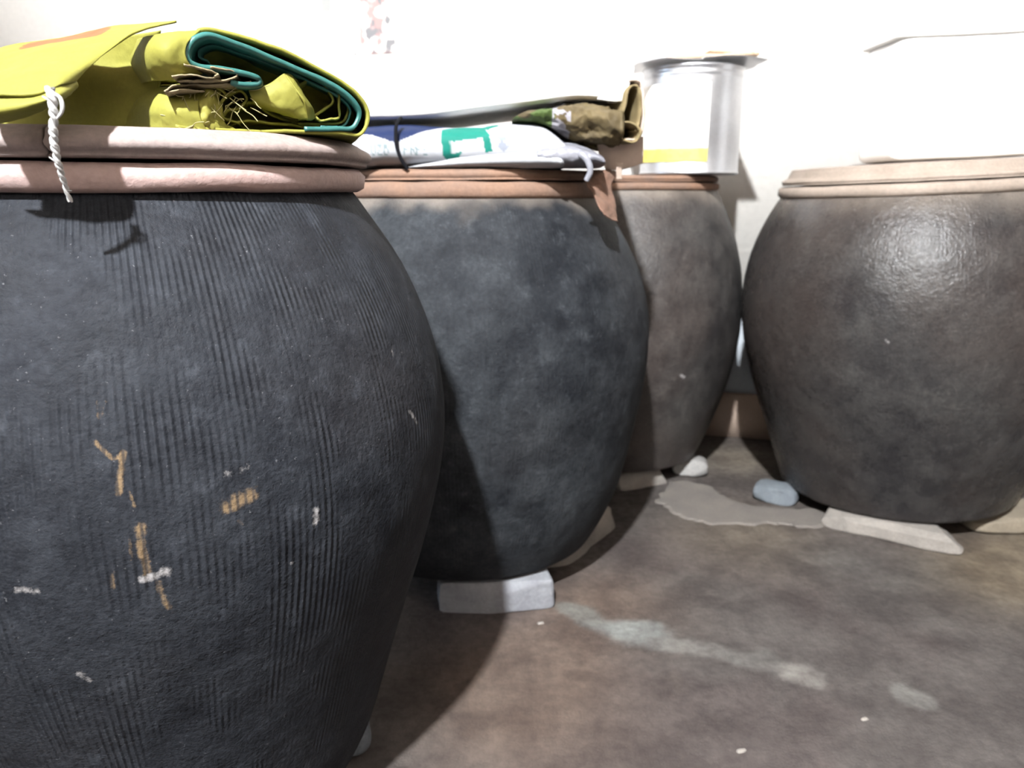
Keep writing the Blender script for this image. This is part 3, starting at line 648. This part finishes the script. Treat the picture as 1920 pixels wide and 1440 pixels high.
def paint(V):
    x, z = fl(V); c = np.tile(np.array([.86, .87, .92]), (len(V), 1)); nz = (fbm(V * 40, 3, 4) - .5) * 6; x = x + nz; z = z + nz * .5
    def put(poly, k, a=1.):
        m = inpoly(x, z, poly); c[m] = c[m] * (1 - a) + np.array(k) * a
    put([(560, 200), (836, 200), (836, 233), (790, 246), (744, 268), (700, 254), (560, 240)], (.013, .032, .13))
    T1 = T2 = (.013, .34, .26)
    put([(826, 244), (850, 236), (908, 238), (920, 256), (850, 266), (830, 260)], T1)
    put([(826, 244), (842, 250), (846, 292), (836, 302), (830, 290)], T2); put([(826, 240), (846, 238), (848, 296), (834, 298)], T1, .6)
    put([(905, 256), (918, 254), (924, 284), (910, 286)], T2); put([(905, 238), (930, 228), (936, 232), (915, 244)], T2)
    put([(838, 290), (868, 284), (856, 300), (838, 302)], T2)
    put([(922, 246), (944, 242), (950, 262), (926, 262)], (.35, .45, .62), .7); put([(940, 262), (955, 275), (945, 285), (932, 275)], (.30, .36, .50), .6)
    for txt, x0, z0, wd, ht, a in (('A', 654, 274, 16, 18, .45), ('UZB', 696, 270, 36, 21, .55), ('FRFE', 758, 274, 46, 17, .6)):
        n = len(txt); cw = wd / n
        for i, chh in enumerate(txt):
            g = FONT[chh]; gx = np.floor((x - nz - x0 - i * cw) / (cw * .85) * 4).astype(int); gz = np.floor((z - nz * .5 - z0) / ht * 6).astype(int)
            ok = (gx >= 0) & (gx < 4) & (gz >= 0) & (gz < 6); idx = np.where(ok)[0]
            on = np.array([g[gz[k] * 4 + gx[k]] == 'X' for k in idx], bool) if len(idx) else np.zeros(0, bool)
            c[idx[on]] = c[idx[on]] * (1 - a) + np.array([.05, .22, .22]) * a
    return c * .38
pr = empty('printed_sack', (c2[0], 1.5, .839), 'printed woven sack in white, blue and green, rolled on the reddish lid', 'sack')
V, f = loft([(560, 240, 318), (640, 232, 318), (740, 226, 317), (850, 230, 316), (940, 224, 315), (1000, 224, 314), (1030, 234, 313), (1058, 258, 313), (1075, 280, 313)], 1.36, 1.72, 340, 190, 3.2, .006, 16, 3, .06, .10)
build('roll', V, f, M['printed'], pr, cols={'Col': paint(V)})
V, f = loft([(760, 308, 318), (820, 300, 317), (880, 290, 316), (960, 283, 315), (1030, 284, 314), (1062, 296, 313)], 1.345, 1.45, 120, 70, 2.4, .003, 18, 6, .3, .08)
build('lower_fold', V, f, M['printed'], pr, cols={'Col': np.tile([.86 * .38, .87 * .38, .92 * .38], (len(V), 1))})
V, f = tube([P3(752, 222, 1.37), P3(744, 232, 1.355), P3(742, 250, 1.352), P3(744, 275, 1.351), P3(752, 298, 1.352), P3(764, 317, 1.358)], .0035, 6, 30)
o = build('tie_string', V, f, M['string'], pr); o['label'] = 'black tie string'
V, f = loft([(1000, 282, 313), (1020, 268, 312), (1060, 262, 312), (1100, 272, 312), (1128, 288, 312), (1140, 302, 312)], 1.35, 1.55, 130, 90, 2.6, .012, 26, 8, .1, .15)
tag(build('plastic_bag', V, f, M['grey']), 'crumpled grey plastic bag beside the printed sack', 'bag')
# white folded sack lying on top
ws = empty('white_sack', (-.1, 1.55, .92), 'plain white sack lying across the printed sack', 'sack')
V, f = loft([(520, 100, 226), (600, 100, 225), (690, 100, 223), (760, 99, 221), (820, 99, 217), (900, 98, 206), (1000, 98, 194), (1080, 100, 184), (1140, 104, 187), (1168, 112, 191), (1186, 122, 170)], 1.42, 1.75, 150, 120, 14, .003, 9, 12, .05, .03)
build('bale', V, f, M['white'], ws)
V, f = patch([[(1140, 104, 1.43), (1165, 110, 1.425), (1186, 118, 1.43)], [(1140, 150, 1.42), (1165, 150, 1.41), (1187, 138, 1.42)], [(1120, 186, 1.425), (1150, 190, 1.41), (1168, 191, 1.415)]], 24, 24, seed=3, amp=.001)
build('folded_corner', V, f, M['white'], ws)
# olive sack between
ol = empty('olive_sack', (.12, 1.5, .88), 'crumpled olive-brown sack with a curled beige end, squeezed under the white sack', 'sack')
V, f = loft([(960, 212, 224), (1000, 203, 228), (1040, 194, 240), (1080, 187, 262), (1120, 190, 270), (1160, 194, 274), (1180, 196, 270)], 1.375, 1.62, 190, 130, 2.8, .022, 30, 21, .15, .12)
n1 = fbm(V * 28, 4, 31)[:, None]; n2 = fbm(V * 17 + 5, 3, 37)[:, None]; x, z = fl(V)
cO = np.array([.03, .022, .012]) * (1 - n1) + np.array([.14, .105, .05]) * n1
cO = np.where(n2 > .6, np.array([.20, .17, .06]), cO); m = ((x < 1040) & (n2[:, 0] > .4))[:, None]; cO = np.where(m, np.array([.045, .07, .018]), cO)
m = ((x > 1035) & (x < 1070) & (n1[:, 0] > .5))[:, None]; cO = np.where(m, np.array([.22, .21, .23]), cO)
build('bundle', V, f, M['printed'], ol, cols={'Col': cO})
def curl(name, pth, y0, y1, colf, seed, thick=.003, n=60, amp=.002):
    V, f = strip(pth, y0, y1, n=n, thick=thick, amp=amp, seed=seed); build(name, V, f, M['printed'], ol, cols={'Col': colf(V)})
const = lambda a: (lambda V: np.array(a)[None] * (.8 + .4 * fbm(V * 30, 3, 2)[:, None]))
curl('curled_end', [(1140, 246), (1160, 228), (1172, 200), (1176, 174), (1184, 162), (1194, 160), (1201, 172), (1203, 200), (1200, 226), (1192, 246)], 1.40, 1.6, const([.17, .13, .065]), 51)
curl('curled_end', [(1150, 268), (1172, 262), (1190, 262), (1200, 256), (1206, 240), (1207, 200), (1205, 166), (1196, 152), (1184, 150)], 1.405, 1.6, const([.42, .33, .275]), 52)
curl('curled_end', [(1128, 246), (1150, 236), (1176, 228), (1196, 236), (1203, 250), (1190, 266), (1168, 262)], 1.39, 1.55, const([.17, .13, .065]), 53)
V, f = patch([[(1118, 262, 1.44), (1160, 262, 1.43), (1206, 256, 1.43)], [(1124, 292, 1.45), (1160, 292, 1.44), (1206, 286, 1.44)], [(1136, 318, 1.46), (1165, 318, 1.45), (1205, 306, 1.45)]], 24, 30, seed=9, amp=.002)
build('beige_liner', V, f, M['printed'], ol, cols={'Col': const([.42, .33, .275])(V)})
V, f = patch([[(1155, 305, 1.435), (1168, 305, 1.435)], [(1155, 320, 1.44), (1166, 320, 1.44)], [(1156, 337, 1.445), (1166, 337, 1.445)]], 14, 8, seed=10, amp=.001)
build('hanging_strip', V, f, M['printed'], ol, cols={'Col': const([.42, .33, .275])(V)})
# dry leaf strip over the rim and a plastic strand
V, f = patch([[(1095, 322, 1.42), (1128, 318, 1.44), (1160, 322, 1.47)], [(1098, 345, 1.40), (1124, 342, 1.41), (1146, 346, 1.44)], [(1112, 365, 1.385), (1132, 366, 1.40), (1150, 368, 1.43)], [(1122, 388, 1.37), (1138, 392, 1.385), (1156, 400, 1.41)], [(1134, 402, 1.365), (1146, 410, 1.38), (1158, 416, 1.40)]], 40, 24, seed=15, amp=.004, nscale=50)
tag(build('dry_leaf', V, f, M['bark']), 'reddish-brown dry leaf strip draped over the rim beside the grey plastic bag', 'leaf')
V, f = tube([P3(1082, 288, 1.36), P3(1094, 292, 1.345), P3(1104, 305, 1.34), P3(1107, 322, 1.34), P3(1100, 338, 1.345)], [.007, .006, .005], 6, 24); V[:, 1] = 1.35 + (V[:, 1] - 1.35) * .5
tag(build('plastic_strand', V, f, M['grey']), 'pale loop of twisted plastic hanging over the reddish lid', 'strand')

# ------------------------------------------------------------------ tin on the third jar
tc = np.array([.468, 2.12]); TR = .127; tz0 = .8435; tz1 = 1.105
tin = empty('tin', (tc[0], tc[1], tz0), 'round steel tin with a paper label and a makeshift cover, on the tan lid', 'tin')
th2 = np.linspace(0, 2 * PI, 160, endpoint=False); hh = tz1 - tz0
V, f = lathe([(.001, 0), (TR - .004, 0), (TR + .001, .001), (TR + .0025, .004), (TR + .001, .007), (TR, .009), (TR, hh * .3), (TR, hh - .03), (TR - .001, hh - .024), (TR + .0015, hh - .02), (TR - .001, hh - .016), (TR, hh - .008), (TR + .003, hh - .004), (TR + .002, hh), (TR - .004, hh), (TR - .006, hh - .01), (.001, hh - .01)], th2)
build('body', V, f, M['steel'], tin, origin='local')
aa = np.linspace(math.radians(178), math.radians(278), 110); zz = np.linspace(.030, hh - .045, 90)
A, Z = np.meshgrid(aa, zz, indexing='ij'); S = np.stack([np.cos(A) * (TR + .0008), np.sin(A) * (TR + .0008), Z], -1); N = np.stack([np.cos(A), np.sin(A), 0 * A], -1)
V, f = solid(S, S + N * .0006, 110, 90)
t = (Z - zz[0]) / (zz[-1] - zz[0]); s = (A - aa[0]) / (aa[-1] - aa[0]); c = np.ones(A.shape + (3,)) * np.array([.86, .83, .76])
def lc(m, k):
    global c
    c = c * (1 - m[..., None]) + np.array(k) * m[..., None]
q = fbm(np.stack([s * 14, t * 12, 0 * s], -1), 4, 3)
lc((1 - sstep(.16, .2, t)) * 1., (.62, .55, .12)); lc((1 - sstep(.16, .2, t)) * sstep(.5, .6, q) * .6, (.40, .38, .08))
lc(sstep(.55, .6, t) * (1 - sstep(.74, .8, t)) * (1 - sstep(.2, .55, s)) * .5, (.75, .32, .16)); lc(sstep(.38, .4, t) * (1 - sstep(.42, .44, t)) * (1 - sstep(.3, .4, s)) * .4, (.3, .3, .3))
c = c.reshape(-1, 3); o = build('paper_label', V, f, M['label'], tin, cols={'Col': np.vstack([c, c])}, origin='local'); o['label'] = 'white paper label with a yellow band'
# the bent sheet laid over the mouth, with pieces of board on top
bs = empty('tin_cover', (tc[0], tc[1], tz1), 'bent thin sheet with scraps of brown board covering the steel tin', 'cover')
u, v = np.meshgrid(np.linspace(-1, 1, 60), np.linspace(-1, 1, 50), indexing='ij')
S = np.stack([u * .158 - .006, v * .13, .0032 + .020 * np.maximum(0, 1 - (u * .9) ** 2 * .6) * .5 + .003 * np.sin(u * 5 + v) - .014 * np.clip(-u - .55, 0, 1) + .004 * v * (u < 0)], -1)
S[..., 2] += (fbm(S * 20, 3, 5) - .5) * .004; S[..., 2] = np.where((S[..., 0] ** 2 + S[..., 1] ** 2) < (TR + .008) ** 2, np.maximum(S[..., 2], .0028), S[..., 2])
N = gridnormals(S); V, f = solid(S + N * .0007, S - N * .0007, 60, 50); build('bent_sheet', V, f, M['steel'], bs, origin='local')
for s, (x0, x1, y0, y1, z0, th0, sl) in enumerate([(-.105, .125, -.10, .09, .0150, .008, .05), (.0, .142, -.085, .08, .026, .006, -.03)]):
    n = 24; u, v = np.meshgrid(np.linspace(0, 1, n), np.linspace(0, 1, n), indexing='ij')
    cut = .035 * (1 - v) * (u < .5) * (1 - 2 * u)
    S = np.stack([x0 + u * (x1 - x0) + cut * .6, y0 + v * (y1 - y0), z0 + sl * (u - .5) * .2 + 0 * u], -1); S[..., 2] += (fbm(S * 18, 3, 60 + s) - .5) * .005
    V, f = solid(S + [0, 0, th0], S, n, n); build('board_scrap', V, f, M['board'], bs, smooth=False, origin='local')

# ------------------------------------------------------------------ white box on the fourth jar
def rbox(sx, sy, sz, expo=16, n=26, amp=.002, seed=0):
    g = np.sin(np.linspace(-1, 1, n) * PI / 2); out = []
    for ax in range(3):
        for sg in (-1, 1):
            s, t = np.meshgrid(g, g, indexing='ij'); P = np.zeros((n, n, 3)); P[..., ax] = sg; P[..., (ax + 1) % 3] = s; P[..., (ax + 2) % 3] = t
            f = gridfaces(n, n); out.append((P.reshape(-1, 3), f if sg > 0 else f[:, ::-1]))
    V, f = join(out); V = V / ((np.abs(V) ** expo).sum(1) ** (1 / expo))[:, None]
    Q = V * np.array([sx / 2, sy / 2, sz / 2]); Q = Q + V * ((fbm(Q * 9 + seed, 3, seed) - .5) * 2 * amp)[:, None]; Q[:, 2] = np.maximum(Q[:, 2] + sz / 2, 0); return Q, f
wb = empty('storage_box', on4(1.074, 1.887, .872), 'tall plain white box standing on the pale stepped lid', 'box', rot=(0, TILT4, 0))
V, f = rbox(.37, .19, .262, seed=3); build('case', V, f, M['carton'], wb, origin='local')
V, f = rbox(.378, .198, .040, seed=4); V[:, 2] += .258; build('cover', V, f, M['carton'], wb, origin='local')

# ------------------------------------------------------------------ the lamp that lights the room
lp = empty('pendant_bulb_offscreen', (BULB.x, BULB.y, CEIL), 'bare white bulb hanging from the ceiling on a black flex', 'lamp')
a = np.linspace(0, PI, 20); prof = np.c_[np.maximum(np.sin(a), .01) * BULB_R, BULB.z - np.cos(a) * BULB_R - CEIL]
V, f = lathe(prof, np.linspace(0, 2 * PI, 40, endpoint=False)); build('bulb_offscreen', V, f, mat_emit('lit_bulb', (.93, .97, 1.0), BULB_STRENGTH), lp, origin='local')
z0 = BULB.z + BULB_R - CEIL
V, f = lathe([(.001, z0 - .004), (.017, z0 - .004), (.02, z0 + .02), (.02, z0 + .05), (.012, z0 + .06), (.001, z0 + .062)], np.linspace(0, 2 * PI, 24, endpoint=False)); build('holder', V, f, M['black'], lp, origin='local')
V, f = tube([(0, 0, z0 + .05), (0, 0, -.001)], .003, 8, 6); build('flex', V, f, M['black'], lp, origin='local')
